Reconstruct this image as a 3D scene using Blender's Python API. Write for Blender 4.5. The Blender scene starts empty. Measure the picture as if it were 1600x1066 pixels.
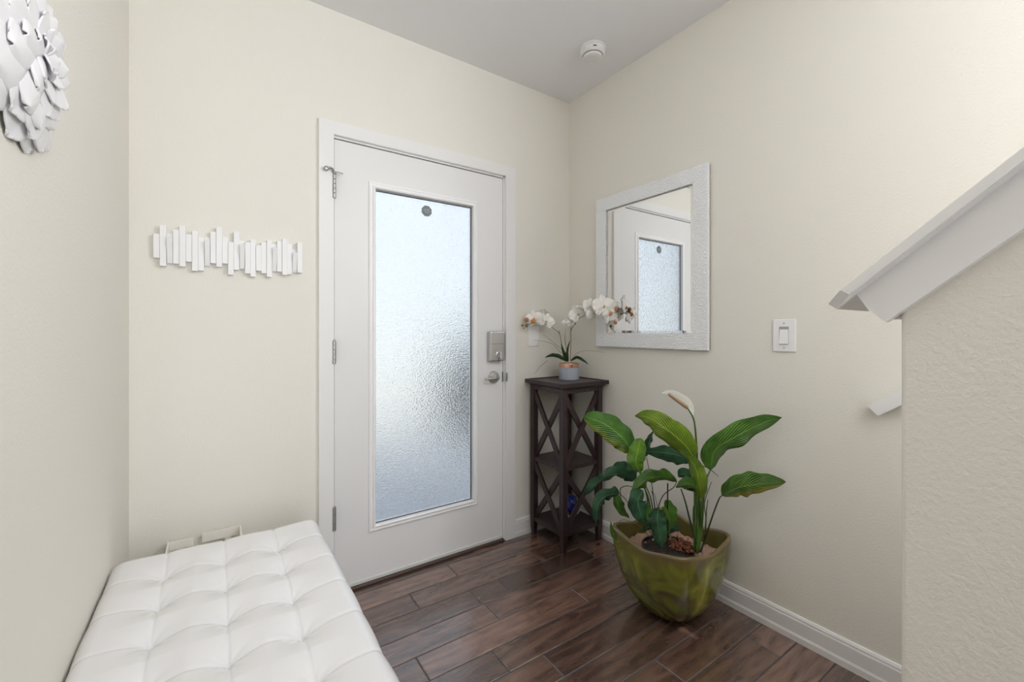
import bpy, bmesh, math, random
from mathutils import Vector, Matrix, noise

# ------------------------------------------------------------------ camera, world, sun, lights, exposure
SC = bpy.context.scene
COL = SC.collection
YAW = 0.601; HC = 1.1856; FPX = 675.143; CY = 516.25
cd = bpy.data.cameras.new('camera'); cam = bpy.data.objects.new('camera', cd); COL.objects.link(cam)
cam.location = (0, 0, HC); cam.rotation_euler = (math.pi/2, 0, -YAW)
cd.sensor_width = 36; cd.sensor_fit = 'HORIZONTAL'; cd.lens = FPX/1600*36
cd.shift_y = -(533-CY)/1600; cd.clip_start = 0.02
SC.camera = cam
SC.view_settings.view_transform = 'Standard'; SC.view_settings.look = 'None'
SC.view_settings.gamma = 1; SC.view_settings.use_curve_mapping = False
SC.view_settings.exposure = 0.20
SC.cycles.use_denoising = True
SC.cycles.max_bounces = 14; SC.cycles.diffuse_bounces = 8; SC.cycles.transmission_bounces = 10
SC.cycles.caustics_reflective = False; SC.cycles.caustics_refractive = True
SC.cycles.sample_clamp_indirect = 6

W = bpy.data.worlds.new('world'); SC.world = W; W.use_nodes = True
wn = W.node_tree.nodes; wn['Background'].inputs[0].default_value = (0.84, 0.925, 1.0, 1); wn['Background'].inputs[1].default_value = 1.0

def lamp(name, kind, loc, rot, energy, color, size=None, size_y=None, shape='RECTANGLE'):
    l = bpy.data.lights.new(name, kind); l.energy = energy; l.color = color
    if kind == 'AREA':
        l.shape = shape; l.size = size
        if size_y: l.size_y = size_y
    o = bpy.data.objects.new(name, l); COL.objects.link(o); o.location = loc; o.rotation_euler = rot
    return o
sun = lamp('sun', 'SUN', (0, -5, 9), (math.radians(38), 0, math.radians(14)), 2.6, (1.0, 0.95, 0.86)); sun.data.angle = 0.01
# added fill light, set at an invented window behind the camera
lamp('rear_fill_light', 'AREA', (0.20, -3.72, 1.45), (math.radians(90), 0, 0), 44, (0.97, 0.98, 1.0), 1.4, 2.0)
# daylight falling in from the window high above the stairs
lamp('stair_window_daylight', 'AREA', (1.80, -0.60, 2.02), (0, math.radians(90), 0), 33, (0.97, 0.98, 1.0), 0.86, 0.96)
# the round ceiling lamp of the hall
cl_ = lamp('hall_globe_light', 'POINT', (0.74, -0.40, 2.42), (0, 0, 0), 10, (1.0, 0.965, 0.93)); cl_.data.shadow_soft_size = .09

D, XR, XL, H = 2.04, 1.834, -0.255, 2.613
SN, CS = math.sin(YAW), math.cos(YAW)
def at(px, py, t):
    r = (px-800)/FPX*t
    return Vector((t*SN + r*CS, t*CS - r*SN, HC + (CY-py)/FPX*t))

# ------------------------------------------------------------------ materials
def mat(name, color=(.8,.8,.8), rough=.5, metal=0, spec=.5, coat=0, **kw):
    m = bpy.data.materials.new(name); m.use_nodes = True
    b = m.node_tree.nodes['Principled BSDF']
    b.inputs['Base Color'].default_value = (*color, 1); b.inputs['Roughness'].default_value = rough
    b.inputs['Metallic'].default_value = metal; b.inputs['Specular IOR Level'].default_value = spec
    b.inputs['Coat Weight'].default_value = coat; b.inputs['Coat Roughness'].default_value = .1
    for k, v in kw.items(): b.inputs[k.replace('_', ' ')].default_value = v
    return m
def N(m, t, **kw):
    n = m.node_tree.nodes.new(t)
    for k, v in kw.items():
        if k in ('operation','blend_type','feature','wave_type','bands_direction','noise_dimensions','attribute_name','data_type','distance','wave_profile','interpolation'): setattr(n, k, v)
        else: n.inputs[k].default_value = v
    return n
def L(m, a, ao, b, bi): m.node_tree.links.new(a.outputs[ao], b.inputs[bi])
def P(m): return m.node_tree.nodes['Principled BSDF']
def add_bump(m, scale, strength, dist=.002, kind='noise', detail=3, mapping=None):
    tc = N(m, 'ShaderNodeTexCoord')
    if kind == 'noise': t = N(m, 'ShaderNodeTexNoise', Scale=scale, Detail=detail); out = 'Fac'
    else: t = N(m, 'ShaderNodeTexVoronoi', Scale=scale); out = 'Distance'
    if mapping:
        mp = N(m, 'ShaderNodeMapping'); mp.inputs['Scale'].default_value = mapping
        L(m, tc, 'Object', mp, 'Vector'); L(m, mp, 'Vector', t, 'Vector')
    else: L(m, tc, 'Object', t, 'Vector')
    b = N(m, 'ShaderNodeBump', Strength=strength, Distance=dist)
    L(m, t, out, b, 'Height'); L(m, b, 'Normal', P(m), 'Normal')
    return t
def noise_color(m, scale, stops, detail=4, mapping=None, distortion=0):
    tc = N(m, 'ShaderNodeTexCoord'); t = N(m, 'ShaderNodeTexNoise', Scale=scale, Detail=detail, Distortion=distortion)
    mp = N(m, 'ShaderNodeMapping')
    if mapping: mp.inputs['Scale'].default_value = mapping
    L(m, tc, 'Object', mp, 'Vector'); L(m, mp, 'Vector', t, 'Vector')
    r = N(m, 'ShaderNodeValToRGB'); e = r.color_ramp.elements
    while len(e) < len(stops): e.new(.5)
    for i, (p, c) in enumerate(stops): e[i].position = p; e[i].color = (*c, 1)
    L(m, t, 'Fac', r, 'Fac'); L(m, r, 'Color', P(m), 'Base Color')
    return r

M = {}
M['wall'] = mat('cream_wall_paint', (.79, .771, .712), .62, spec=.3); add_bump(M['wall'], 150, .45, .0022, detail=2)
M['ceiling'] = mat('ceiling_paint', (.83, .835, .855), .8, spec=.2); add_bump(M['ceiling'], 120, .3, .002)
M['trim'] = mat('white_trim_paint', (.80, .80, .80), .35)
M['door'] = mat('white_door_paint', (.78, .78, .785), .38)
M['lite'] = mat('white_door_glass_frame', (.86, .86, .87), .3)
M['gap'] = mat('dark_gasket', (.06, .06, .065), .7)
M['nickel'] = mat('satin_nickel', (.58, .57, .56), .3, 1)
M['hinge'] = mat('dull_steel', (.45, .45, .45), .4, 1)
M['plate'] = mat('white_plastic', (.86, .86, .88), .3)
M['alarm'] = mat('white_matte_plastic', (.78, .78, .78), .45)
M['darkslot'] = mat('dark_slot', (.03, .03, .03), .6)
M['mirror'] = mat('mirror_glass', (.93, .94, .94), 0.0, 1)
M['mframe'] = mat('pearl_mirror_frame', (.92, .94, .965), .3, .0); add_bump(M['mframe'], 150, 1.0, .004, kind='vor')
M['mback'] = mat('brown_mirror_backing', (.23, .19, .17), .6)
M['rack'] = mat('white_lacquer', (.84, .84, .85), .35)
M['ceramicwhite'] = mat('white_resin', (.80, .80, .82), .3, coat=.25)
M['leather'] = mat('white_leatherette', (.85, .85, .87), .25, coat=.4); add_bump(M['leather'], 420, .12, .0008)
M['cream'] = mat('cream_plastic', (.88, .855, .80), .5)
M['darkwood'] = mat('espresso_wood', (.05, .03, .03), .38, coat=.1)
noise_color(M['darkwood'], 7, [(.25, (.018,.010,.012)), (.75, (.050,.027,.028))], mapping=(6, 6, .6))
M['wood_foot'] = mat('dark_foot', (.03,.02,.018), .5)
M['potgrey'] = mat('grey_matte_ceramic', (.41, .45, .52), .55)
M['copper'] = mat('copper_band', (.70, .43, .33), .2, 1)
M['soil'] = mat('dark_soil', (.03, .022, .018), .95); add_bump(M['soil'], 60, 1, .01)
M['blackplastic'] = mat('black_nursery_plastic', (.012, .012, .013), .45)
M['paper'] = mat('brown_packing_paper', (.42, .27, .20), .8)
M['bark'] = mat('reddish_bark', (.22, .075, .04), .85)
M['petal'] = mat('orchid_petal_white', (.93, .915, .875), .55, Subsurface_Weight=.0)
M['petal'].node_tree.nodes['Principled BSDF'].inputs['Sheen Weight'].default_value = .2
M['lip'] = mat('orchid_lip_orange', (.62, .27, .09), .5)
M['lippale'] = mat('orchid_lip_pale', (.55, .42, .22), .5)
M['bud'] = mat('orchid_bud_brown', (.50, .22, .12), .5)
M['budg'] = mat('orchid_bud_green', (.20, .20, .10), .5)
M['ostem'] = mat('orchid_stem', (.16, .15, .07), .55)
M['stem'] = mat('green_stem', (.075, .15, .03), .4)
M['dkstem'] = mat('dark_petiole', (.03, .045, .022), .4)
M['black'] = mat('black_stake', (.01, .01, .01), .5)
M['spadix'] = mat('tan_spadix', (.42, .28, .17), .7); add_bump(M['spadix'], 700, .8, .002)
M['spathe'] = mat('pale_spathe', (.86, .85, .78), .5); P(M['spathe']).inputs['Alpha'].default_value = .22; P(M['spathe']).inputs['IOR'].default_value = 1.05; P(M['spathe']).inputs['Roughness'].default_value = .25
M['sticker'] = mat('grey_badge', (.17, .20, .22), .5)
M['badge'] = mat('pale_badge_lines', (.34, .37, .40), .5)
M['threshold'] = mat('dark_threshold', (.085, .055, .045), .5)
M['spill'] = mat('painted_sweep', (.66, .66, .64), .5)

# wood floor: every plank carries its own random value in a colour attribute
m = M['floor'] = mat('walnut_plank_floor', rough=.22, spec=.8, coat=.8); P(m).inputs['Coat Roughness'].default_value = .2; P(m).inputs['Coat IOR'].default_value = 1.6
tc = N(m, 'ShaderNodeTexCoord'); at_ = N(m, 'ShaderNodeAttribute'); at_.attribute_name = 'plank'
sp = N(m, 'ShaderNodeSeparateColor'); L(m, at_, 'Color', sp, 'Color')
off = N(m, 'ShaderNodeVectorMath', operation='SCALE'); off.inputs['Scale'].default_value = 17; L(m, at_, 'Color', off, 0)
add = N(m, 'ShaderNodeVectorMath', operation='ADD'); L(m, tc, 'Object', add, 0); L(m, off, 'Vector', add, 1)
mp = N(m, 'ShaderNodeMapping'); mp.inputs['Scale'].default_value = (1.6, 6.5, 1); L(m, add, 'Vector', mp, 'Vector')
n1 = N(m, 'ShaderNodeTexNoise', Scale=2.2, Detail=6, Roughness=.6, Distortion=1.6); L(m, mp, 'Vector', n1, 'Vector')
wv = N(m, 'ShaderNodeTexWave', Scale=1.1, Distortion=9, Detail=3); wv.bands_direction = 'Y'; wv.inputs['Detail Scale'].default_value = .7; L(m, mp, 'Vector', wv, 'Vector')
mp2 = N(m, 'ShaderNodeMapping'); mp2.inputs['Scale'].default_value = (9, 130, 1); L(m, add, 'Vector', mp2, 'Vector')
n2 = N(m, 'ShaderNodeTexNoise', Scale=1.5, Detail=3); L(m, mp2, 'Vector', n2, 'Vector')
rr = N(m, 'ShaderNodeValToRGB'); e = rr.color_ramp.elements; e[0].position = .28; e[0].color = (.052, .027, .022, 1); e[1].position = .74; e[1].color = (.22, .125, .092, 1)
mx = N(m, 'ShaderNodeMath', operation='MULTIPLY_ADD'); L(m, wv, 'Fac', mx, 0); mx.inputs[1].default_value = .10; L(m, n1, 'Fac', mx, 2)
mx2 = N(m, 'ShaderNodeMath', operation='MULTIPLY_ADD'); L(m, n2, 'Fac', mx2, 0); mx2.inputs[1].default_value = .20; L(m, mx, 'Value', mx2, 2)
mx3 = N(m, 'ShaderNodeMath', operation='SUBTRACT'); L(m, mx2, 'Value', mx3, 0); mx3.inputs[1].default_value = .12
L(m, mx3, 'Value', rr, 'Fac')
mul = N(m, 'ShaderNodeMath', operation='MULTIPLY_ADD'); L(m, sp, 'Red', mul, 0); mul.inputs[1].default_value = .85; mul.inputs[2].default_value = .55
vm = N(m, 'ShaderNodeVectorMath', operation='SCALE'); L(m, rr, 'Color', vm, 0); L(m, mul, 'Value', vm, 'Scale'); L(m, vm, 'Vector', P(m), 'Base Color')
mp3 = N(m, 'ShaderNodeMapping'); mp3.inputs['Scale'].default_value = (22, 5, 1); L(m, add, 'Vector', mp3, 'Vector')
n3 = N(m, 'ShaderNodeTexNoise', Scale=1.0, Detail=2); L(m, mp3, 'Vector', n3, 'Vector')
bsum = N(m, 'ShaderNodeMath', operation='MULTIPLY_ADD'); L(m, n2, 'Fac', bsum, 0); bsum.inputs[1].default_value = .12; L(m, n3, 'Fac', bsum, 2)
bp = N(m, 'ShaderNodeBump', Strength=.55, Distance=.004); L(m, bsum, 'Value', bp, 'Height'); L(m, bp, 'Normal', P(m), 'Normal')

# obscure door glass
m = M['glass'] = bpy.data.materials.new('pebbled_glass'); m.use_nodes = True
nt = m.node_tree; nt.nodes.clear(); o_ = N(m, 'ShaderNodeOutputMaterial')
tc = N(m, 'ShaderNodeTexCoord')
v1 = N(m, 'ShaderNodeTexNoise', Scale=185, Detail=1.5); mpg = N(m, 'ShaderNodeMapping'); mpg.inputs['Scale'].default_value = (.75, 1, 1.25)
L(m, tc, 'Object', mpg, 'Vector'); L(m, mpg, 'Vector', v1, 'Vector')
bp = N(m, 'ShaderNodeBump', Strength=1.0, Distance=.0031); L(m, v1, 'Fac', bp, 'Height')
rf = N(m, 'ShaderNodeBsdfRefraction', Roughness=.13, IOR=1.4); rf.inputs['Color'].default_value = (.97,.985,1,1); L(m, bp, 'Normal', rf, 'Normal')
tr = N(m, 'ShaderNodeBsdfTranslucent'); tr.inputs['Color'].default_value = (.93,.95,1,1); L(m, bp, 'Normal', tr, 'Normal')
gl = N(m, 'ShaderNodeBsdfGlossy', Roughness=.25); gl.inputs['Color'].default_value = (.9,.9,.9,1); L(m, bp, 'Normal', gl, 'Normal')
ms = N(m, 'ShaderNodeMixShader', Fac=.07); L(m, rf, 'BSDF', ms, 1); L(m, tr, 'BSDF', ms, 2)
ms2 = N(m, 'ShaderNodeMixShader', Fac=.06); L(m, ms, 'Shader', ms2, 1); L(m, gl, 'BSDF', ms2, 2); L(m, ms2, 'Shader', o_, 'Surface')

# green glazed ceramic
m = M['glaze'] = mat('olive_green_glaze', rough=.16, coat=.5)
noise_color(m, 7, [(.32, (.075,.042,.013)), (.44, (.11,.11,.012)), (.57, (.18,.19,.016)), (.70, (.34,.30,.05))], detail=5, distortion=1.2)
tcz = N(m, 'ShaderNodeTexCoord'); sx = N(m, 'ShaderNodeSeparateXYZ'); L(m, tcz, 'Object', sx, 'Vector')
nz = N(m, 'ShaderNodeTexNoise', Scale=9, Detail=3); L(m, tcz, 'Object', nz, 'Vector')
az = N(m, 'ShaderNodeMath', operation='MULTIPLY_ADD'); L(m, nz, 'Fac', az, 0); az.inputs[1].default_value = .12; L(m, sx, 'Z', az, 2)
mr = N(m, 'ShaderNodeMapRange'); mr.inputs['From Min'].default_value = .32; mr.inputs['From Max'].default_value = .39; L(m, az, 'Value', mr, 'Value')
mixc = N(m, 'ShaderNodeMix', data_type='RGBA'); base_link = P(m).inputs['Base Color'].links[0].from_node
L(m, mr, 'Result', mixc, 0); m.node_tree.links.new(base_link.outputs[0], mixc.inputs[6]); mixc.inputs[7].default_value = (.13, .085, .035, 1)
m.node_tree.links.new(mixc.outputs[2], P(m).inputs['Base Color'])
m = M['glazein'] = mat('dark_inner_glaze', (.10, .085, .02), .25, coat=.3)
m = M['glazerim'] = mat('worn_bronze_rim', (.17, .125, .05), .18, coat=.4)

def leaf_mat(name, lo, hi, rough=.3, yellow=None, flip=1):
    m = mat(name, rough=rough, spec=.5)
    uv = N(m, 'ShaderNodeUVMap'); s = N(m, 'ShaderNodeSeparateXYZ'); L(m, uv, 'UV', s, 'Vector')
    ab = N(m, 'ShaderNodeMath', operation='SUBTRACT'); L(m, s, 'X', ab, 0); ab.inputs[1].default_value = .5
    ab2 = N(m, 'ShaderNodeMath', operation='ABSOLUTE'); L(m, ab, 'Value', ab2, 0)
    k = N(m, 'ShaderNodeMath', operation='MULTIPLY_ADD'); L(m, ab2, 'Value', k, 0); k.inputs[1].default_value = -.75; L(m, s, 'Y', k, 2)
    sc = N(m, 'ShaderNodeMath', operation='MULTIPLY'); L(m, k, 'Value', sc, 0); sc.inputs[1].default_value = 95
    sn = N(m, 'ShaderNodeMath', operation='SINE'); L(m, sc, 'Value', sn, 0)
    tc = N(m, 'ShaderNodeTexCoord'); nz = N(m, 'ShaderNodeTexNoise', Scale=18, Detail=3); L(m, tc, 'Object', nz, 'Vector')
    a = N(m, 'ShaderNodeMath', operation='MULTIPLY_ADD'); L(m, sn, 'Value', a, 0); a.inputs[1].default_value = .09; L(m, nz, 'Fac', a, 2)
    r = N(m, 'ShaderNodeValToRGB'); e = r.color_ramp.elements; e[0].position = .3; e[0].color = (*lo, 1); e[1].position = .72; e[1].color = (*hi, 1)
    L(m, a, 'Value', r, 'Fac')
    mid = N(m, 'ShaderNodeMath', operation='LESS_THAN'); L(m, ab2, 'Value', mid, 0); mid.inputs[1].default_value = .022
    mxx = N(m, 'ShaderNodeMix', data_type='RGBA'); L(m, mid, 'Value', mxx, 0); L(m, r, 'Color', mxx, 6)
    mxx.inputs[7].default_value = (min(1, hi[0]*1.7), min(1, hi[1]*1.5), hi[2]*1.5, 1)
    out = mxx
    if yellow:
        y = N(m, 'ShaderNodeMath', operation='MULTIPLY_ADD'); L(m, nz, 'Fac', y, 0); y.inputs[1].default_value = .35
        fx = N(m, 'ShaderNodeMath', operation='MULTIPLY_ADD'); L(m, s, 'X', fx, 0); fx.inputs[1].default_value = flip; fx.inputs[2].default_value = 0 if flip > 0 else 1; L(m, fx, 'Value', y, 2)
        g = N(m, 'ShaderNodeMapRange'); g.inputs['From Min'].default_value = .88; g.inputs['From Max'].default_value = 1.12; L(m, y, 'Value', g, 'Value')
        m2 = N(m, 'ShaderNodeMix', data_type='RGBA'); L(m, g, 'Result', m2, 0); m.node_tree.links.new(mxx.outputs[2], m2.inputs[6]); m2.inputs[7].default_value = (*yellow, 1); out = m2
    m.node_tree.links.new(out.outputs[2], P(m).inputs['Base Color'])
    b = N(m, 'ShaderNodeBump', Strength=.8, Distance=.0022); L(m, sn, 'Value', b, 'Height'); L(m, b, 'Normal', P(m), 'Normal')
    t = N(m, 'ShaderNodeBsdfTranslucent'); m.node_tree.links.new(out.outputs[2], t.inputs['Color'])
    mxs = N(m, 'ShaderNodeMixShader', Fac=.22); o = m.node_tree.nodes['Material Output']
    L(m, P(m), 'BSDF', mxs, 1); L(m, t, 'BSDF', mxs, 2); L(m, mxs, 'Shader', o, 'Surface')
    return m
M['leaf'] = leaf_mat('leaf_green', (.05, .155, .02), (.135, .32, .042))
M['leafbright'] = leaf_mat('leaf_bright', (.09, .24, .02), (.21, .42, .04), .38)
M['leafyg'] = leaf_mat('leaf_yellowish', (.12, .25, .018), (.28, .43, .035), .35)
M['leafdark'] = leaf_mat('leaf_dark', (.022, .085, .04), (.065, .19, .09), .2)
M['leafyellow'] = leaf_mat('leaf_with_yellow_edge', (.055, .16, .016), (.13, .28, .035), .35, yellow=(.42, .36, .03), flip=-1)
M['leaftop'] = leaf_mat('leaf_two_tone', (.05, .16, .025), (.13, .31, .05), .2, yellow=(.26, .34, .03))
M['orchleaf'] = leaf_mat('orchid_leaf', (.03, .09, .03), (.06, .16, .05), .3)

# outside
M['concrete'] = mat('porch_concrete', (.42, .44, .48), .85); add_bump(M['concrete'], 40, .3)
M['drive'] = mat('pale_driveway', (.62, .60, .55), .9)
M['bush'] = mat('hedge_green', (.015, .028, .018), .8)
M['facade'] = mat('house_facade', (.72, .72, .70), .9)

# ------------------------------------------------------------------ helpers
def link(name, bm, mt, parent=None, smooth=False, loc=None, mats=None):
    me = bpy.data.meshes.new(name)
    if loc is not None: bmesh.ops.translate(bm, verts=bm.verts, vec=-Vector(loc))
    bm.normal_update(); bm.to_mesh(me); bm.free()
    if smooth:
        for p in me.polygons: p.use_smooth = True
    for mm in (mats or [mt]): me.materials.append(mm)
    o = bpy.data.objects.new(name, me); COL.objects.link(o)
    if loc is not None: o.location = loc
    if parent is not None:
        o.parent = parent
        o.location = (Vector(loc) if loc is not None else Vector((0,0,0))) - abs_loc(parent)
    return o
def abs_loc(o):
    v = Vector(o.location)
    while o.parent: o = o.parent; v += Vector(o.location)
    return v
def thing(name, loc, label, cat, group=None):
    o = bpy.data.objects.new(name, None); COL.objects.link(o); o.location = loc; o.empty_display_size = .05
    tag(o, label, cat, group); return o
def tag(o, label, cat, group=None):
    o['label'] = label; o['category'] = cat
    if group: o['group'] = group
    return o
def struct(o, label=None, cat=None):
    o['kind'] = 'structure'
    if label: o['label'] = label
    if cat: o['category'] = cat
    return o
def box(bm, x0, x1, y0, y1, z0, z1, bev=0, seg=2):
    r = bmesh.ops.create_cube(bm, size=1)
    vs = r['verts']
    for v in vs:
        v.co = Vector((x0+(v.co.x+.5)*(x1-x0), y0+(v.co.y+.5)*(y1-y0), z0+(v.co.z+.5)*(z1-z0)))
    if bev:
        es = list({e for v in vs for e in v.link_edges})
        bmesh.ops.bevel(bm, geom=es, offset=bev, segments=seg, affect='EDGES', profile=.5)
    return bm
def nb(): return bmesh.new()
def xform(bm, mat4): bmesh.ops.transform(bm, matrix=mat4, verts=bm.verts)
def prism(bm, pts, axis, a0, a1):
    """polygon pts (2D) extruded along axis"""
    def mk(p, a):
        if axis == 'x': return (a, p[0], p[1])
        if axis == 'y': return (p[0], a, p[1])
        return (p[0], p[1], a)
    A = [bm.verts.new(mk(p, a0)) for p in pts]; B = [bm.verts.new(mk(p, a1)) for p in pts]
    n = len(pts)
    fs = [bm.faces.new(A), bm.faces.new(B[::-1])]
    for i in range(n): fs.append(bm.faces.new((A[i], B[i], B[(i+1)%n], A[(i+1)%n])))
    bmesh.ops.recalc_face_normals(bm, faces=fs)
    return bm
def lathe(bm, prof, c, axis='z', seg=40):
    rings = []
    for r, h in prof:
        ring = []
        for k in range(seg):
            a = 2*math.pi*k/seg; p = (r*math.cos(a), r*math.sin(a), h)
            if axis == 'y': p = (p[0], -p[2], p[1])
            if axis == 'x': p = (-p[2], p[0], p[1])
            ring.append(bm.verts.new(Vector(c)+Vector(p)))
        rings.append(ring)
    fs = []
    for i in range(len(rings)-1):
        for k in range(seg):
            fs.append(bm.faces.new((rings[i][k], rings[i][(k+1)%seg], rings[i+1][(k+1)%seg], rings[i+1][k])))
    fs.append(bm.faces.new(rings[0][::-1])); fs.append(bm.faces.new(rings[-1]))
    bmesh.ops.recalc_face_normals(bm, faces=fs)
    return bm
def spline(pts, n):
    """Catmull-Rom through pts"""
    P_ = [Vector(p) for p in pts]; P_ = [P_[0]*2-P_[1]] + P_ + [P_[-1]*2-P_[-2]]
    out = []; segs = len(P_)-3
    for i in range(n+1):
        s = i/n*segs; k = min(int(s), segs-1); t = s-k
        a, b, c, d = P_[k:k+4]
        out.append(.5*((2*b)+(c-a)*t+(2*a-5*b+4*c-d)*t*t+(3*b-a-3*c+d)*t**3))
    return out
def tube(bm, pts, r0, r1=None, n=14, seg=8):
    if r1 is None: r1 = r0
    S = spline(pts, n); rings = []
    up = Vector((0.3, .2, .93))
    for i, p in enumerate(S):
        d = (S[min(i+1, n)]-S[max(i-1, 0)]).normalized()
        a = d.cross(up)
        if a.length < .05: a = d.cross(Vector((1, 0, 0)))
        a.normalize(); b = d.cross(a); r = r0+(r1-r0)*i/n
        rings.append([bm.verts.new(p+(a*math.cos(q)+b*math.sin(q))*r) for q in [2*math.pi*k/seg for k in range(seg)]])
    fs = []
    for i in range(n):
        for k in range(seg): fs.append(bm.faces.new((rings[i][k], rings[i][(k+1)%seg], rings[i+1][(k+1)%seg], rings[i+1][k])))
    fs.append(bm.faces.new(rings[0][::-1])); fs.append(bm.faces.new(rings[-1]))
    bmesh.ops.recalc_face_normals(bm, faces=fs)
    return bm
def bar(bm, a, b, w, t, wdir, bev=0):
    """rectangular bar from a to b; w along wdir, t along the third axis"""
    a, b = Vector(a), Vector(b); d = (b-a).normalized(); wd = Vector(wdir); wd = (wd-d*wd.dot(d)).normalized(); td = d.cross(wd)
    s = bmesh.new(); box(s, -.5*w, .5*w, -.5*t, .5*t, 0, (b-a).length, bev)
    Mx = Matrix((( wd.x, td.x, d.x, a.x), (wd.y, td.y, d.y, a.y), (wd.z, td.z, d.z, a.z), (0,0,0,1)))
    bmesh.ops.transform(s, matrix=Mx, verts=s.verts)
    me = bpy.data.meshes.new('tmp'); s.to_mesh(me); s.free(); bm.from_mesh(me); bpy.data.meshes.remove(me)
    return bm

# ------------------------------------------------------------------ room shell
DX0, DX1, DZ1 = .428, 1.347, 2.056         # door opening
YB = -3.8; XLL = -3.6
b = nb()
box(b, XL-.15, DX0-.0, D, D+.16, -.1, H+.1); box(b, DX1, XR+.15, D, D+.16, -.1, H+.1); box(b, DX0, DX1, D, D+.16, DZ1, H+.1)
struct(link('wall_back', b, M['wall']))
b = nb(); WY0, WY1, WZ0, WZ1 = -1.10, -.10, 1.57, 2.47
box(b, XR, XR+.15, WY1, D+.16, -.1, H+.1); box(b, XR, XR+.15, YB, WY0, -.1, H+.1)
box(b, XR, XR+.15, WY0, WY1, -.1, WZ0); box(b, XR, XR+.15, WY0, WY1, WZ1, H+.1); struct(link('wall_right', b, M['wall']))
b = nb()
for (y0, y1, z0, z1) in ((WY0, WY0+.04, WZ0, WZ1), (WY1-.04, WY1, WZ0, WZ1), (WY0+.04, WY1-.04, WZ0, WZ0+.04), (WY0+.04, WY1-.04, WZ1-.04, WZ1), (-.615, -.585, WZ0+.04, WZ1-.04)):
    box(b, XR+.04, XR+.08, y0, y1, z0, z1)
struct(link('window_2', b, M['trim']))
b = nb(); box(b, XL-.15, XL, -.7, D, -.1, H+.1, .0); struct(link('wall_left', b, M['wall']))
b = nb(); box(b, XLL, XL, -.70, -.55, -.1, H+.1); struct(link('wall_living_room_side', b, M['wall']))
b = nb(); box(b, XLL-.15, XLL, YB, -.55, -.1, H+.1); struct(link('wall_far_left', b, M['wall']))
b = nb()
box(b, XLL-.15, -.55, YB-.15, YB, -.1, H+.1); box(b, .95, XR+.15, YB-.15, YB, -.1, H+.1)
box(b, -.55, .95, YB-.15, YB, 2.5, H+.1); box(b, -.55, .95, YB-.15, YB, -.1, .4)
struct(link('wall_front', b, M['wall']))
b = nb()
for x in (-.55, .175, .90): box(b, x, x+.05, YB-.1, YB-.02, .4, 2.5)
box(b, -.55, .95, YB-.1, YB-.02, .4, .45); box(b, -.55, .95, YB-.1, YB-.02, 2.45, 2.5)
struct(link('fill_light_window', b, M['trim']))  # unseen window, added as a frame for the rear fill light
b = nb(); box(b, XLL-.15, XR+.15, YB-.15, D+.16, H, H+.15); struct(link('ceiling', b, M['ceiling']))
# floor of separate boards with fixed joints near the door
random.seed(5)
seamY = [1.738+.1245*k for k in range(-46, 4)]
fixed = {1.862: [.966], 1.738: [.718], 1.6135: [.953, 1.106], 1.489: [.961], 1.3645: [.598, 1.342], 1.24: [.843], 1.1155: [.983]}
b = nb(); lay = b.loops.layers.float_color.new('plank')
for y in seamY:
    js = next((v for k, v in fixed.items() if abs(k-y) < .01), None)
    y1 = min(y+.1245, D-.0)
    if js is None: js = [random.uniform(-.2, .9)]
    js = list(js)
    while js[0] > XLL: js.insert(0, js[0]-random.uniform(.45, 1.15))
    while js[-1] < XR: js.append(js[-1]+random.uniform(.5, 1.15))
    for x0, x1 in zip(js, js[1:]):
        x0, x1 = max(x0, XLL), min(x1, XR)
        if x1-x0 < .01: continue
        g = .0020; c = .0042
        vo = [b.verts.new(p) for p in ((x0, y, -.0016), (x1, y, -.0016), (x1, y1, -.0016), (x0, y1, -.0016))]
        va = [b.verts.new(p) for p in ((x0+g, y+g, -.0016), (x1-g, y+g, -.0016), (x1-g, y1-g, -.0016), (x0+g, y1-g, -.0016))]
        vb = [b.verts.new(p) for p in ((x0+c, y+c, 0), (x1-c, y+c, 0), (x1-c, y1-c, 0), (x0+c, y1-c, 0))]
        fs = [b.faces.new(vb)]
        for i in range(4):
            fs.append(b.faces.new((va[i], va[(i+1)%4], vb[(i+1)%4], vb[i])))
            f2 = b.faces.new((vo[i], vo[(i+1)%4], va[(i+1)%4], va[i])); f2.material_index = 1
        col = (random.random(), random.random(), random.random(), 1)
        for f in fs:
            for lp in f.loops: lp[lay] = col
box(b, XLL, XR, YB, D, -.1, -.002)
fl = struct(link('floor', b, M['floor'], mats=[M['floor'], M['gap']]))

# baseboards
def baseboard(name, p0, p1, inward):
    """profile swept from p0 to p1 (2D), inward = unit 2D vector into the room"""
    prof = [(0, 0), (.014, 0), (.014, .022), (.011, .030), (.011, .078), (.009, .083), (.009, .089), (.005, .097), (0, .098)]
    bm = nb(); A = []; B = []
    for o, z in prof:
        A.append(bm.verts.new((p0[0]+inward[0]*o, p0[1]+inward[1]*o, z))); B.append(bm.verts.new((p1[0]+inward[0]*o, p1[1]+inward[1]*o, z)))
    fs = [bm.faces.new(A), bm.faces.new(B[::-1])]
    for i in range(len(prof)): j = (i+1) % len(prof); fs.append(bm.faces.new((A[i], A[j], B[j], B[i])))
    bmesh.ops.recalc_face_normals(bm, faces=fs)
    return struct(link(name, bm, M['trim']))
baseboard('baseboard_right', (XR, .10), (XR, D), (-1, 0))
baseboard('baseboard_back', (1.412, D), (XR-.014, D), (0, -1))
baseboard('baseboard_back_left', (XL+.014, D), (.369, D), (0, -1))
baseboard('baseboard_left', (XL, -.7), (XL, D), (1, 0))

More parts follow.
